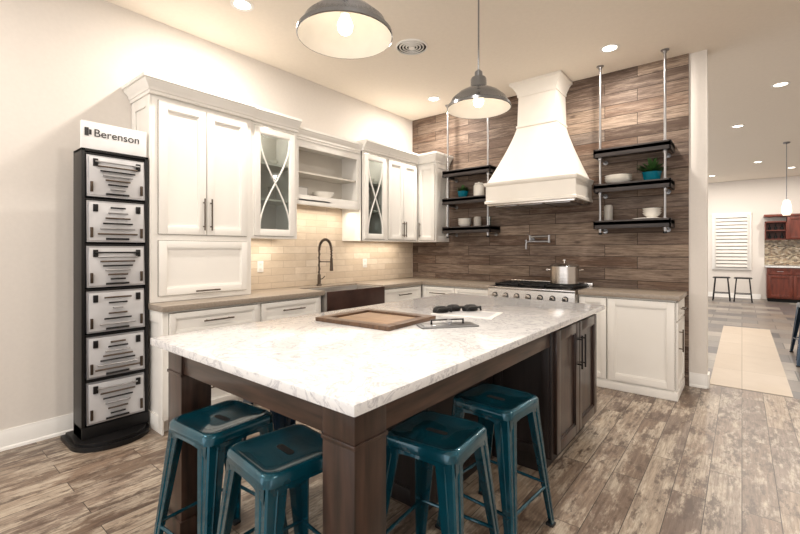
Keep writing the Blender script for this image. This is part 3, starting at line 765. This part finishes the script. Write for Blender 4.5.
b=B(); b.box(0.47,3.4,FY-0.015,FY,0.93,1.60,'mosaic'); b.done('trim_mosaic_backsplash')
b=B(); b.M=Matrix.Translation((0,FY,0))
b.box(0.47,0.90,-0.35,-0.016,1.60,1.62,'cherry'); b.box(0.47,0.90,-0.35,-0.001,2.05,2.08,'cherry'); b.box(0.47,0.49,-0.35,-0.016,1.60,2.08,'cherry'); b.box(0.88,0.90,-0.35,-0.016,1.6,2.08,'cherry'); b.box(0.49,0.88,-0.02,-0.015,1.62,2.05,'cherry')
b.box(0.47,0.90,-0.35,-0.016,1.83,1.85,'cherry')
for k in range(3):
    for j in range(2): b.lathe([(0.03,0),(0.035,0.07),(0.012,0.1),(0.012,0.15)],(0.57+k*0.12,-0.2,1.62+j*0.23),'dark_void',12)
b.box(0.901,3.4,-0.35,-0.016,1.60,2.20,'cherry',0.003)
for k in range(5): door(b,0.91+k*0.49,1.39+k*0.49,1.62,2.18,-0.35,'cherry')
b.box(0.45,3.42,-0.38,-0.001,2.20,2.26,'cherry',0.01)
b.done('cherry_wall_cabinet')
def darkstool(x,y,mat='black_metal',hs=0.62):
    b=B()
    b.loft([rsq(0.17,0.06,hs-0.03),rsq(0.19,0.06,hs-0.015),rsq(0.17,0.06,hs)],mat)
    for sx in(-1,1):
        for sy in(-1,1): b.tube([(sx*0.13,sy*0.13,hs-0.03),(sx*0.18,sy*0.18,0.0)],0.014,mat,8)
    for k in range(4):
        p=[(-.16,-.16),(.16,-.16),(.16,.16),(-.16,.16)]; q=p[k]; r=p[(k+1)%4]; b.tube([(*q,0.2),(*r,0.2)],0.01,mat,8)
    b.done('dark_counter_stool',(x,y,0))
darkstool(-0.42,14.0); darkstool(0.02,14.0)
b=B(); b.lathe([(0.05,0),(0.075,0.06),(0.07,0.16),(0.045,0.26),(0.02,0.28)],(0,0,0),'lampshade_glow',24); b.tube([(0,0,0.28),(0,0,H-1.95)],0.006,'pendant_grey',8); b.lathe([(0.05,H-1.95),(0.05,H-1.97),(0.01,H-1.98)],(0,0,0),'pendant_grey',20)
b.done('small_pendant_lamp',(0.62,10.2,1.95-0.001))
stool((0.72,7.3,0),R(10),'navy_metal',0.66); stool((0.70,6.75,0),R(-4),'navy_metal',0.66)
b=B(); b.box(0.80,1.7,6.2,8.4,0.88,0.92,'walnut_h',0.005)
for x in(0.95,1.57):
    for y in(6.25,8.27): b.box(x,x+0.08,y,y+0.08,0,0.88,'walnut',0.004)
b.box(0.96,1.64,6.28,6.31,0.78,0.88,'walnut_h'); b.box(0.96,1.64,8.29,8.32,0.78,0.88,'walnut_h')
b.done('showroom_bar_table')

# ------------------------------------------------------------------ world, camera
w=bpy.data.worlds.new('World'); bpy.context.scene.world=w; w.use_nodes=True
w.node_tree.nodes['Background'].inputs[0].default_value=(1.0,0.97,0.95,1); w.node_tree.nodes['Background'].inputs[1].default_value=1.9
cam=bpy.data.cameras.new('camera'); co=bpy.data.objects.new('camera',cam); bpy.context.scene.collection.objects.link(co)
co.location=(0,0,1.33); co.rotation_euler=(R(90),0,R(39.15))
cam.sensor_width=36; cam.lens=420/800*36; cam.shift_y=-17/800; cam.clip_start=0.05; cam.clip_end=100
bpy.context.scene.camera=co
vs=bpy.context.scene.view_settings; vs.view_transform='Standard'; vs.look='None'; vs.exposure=0.1
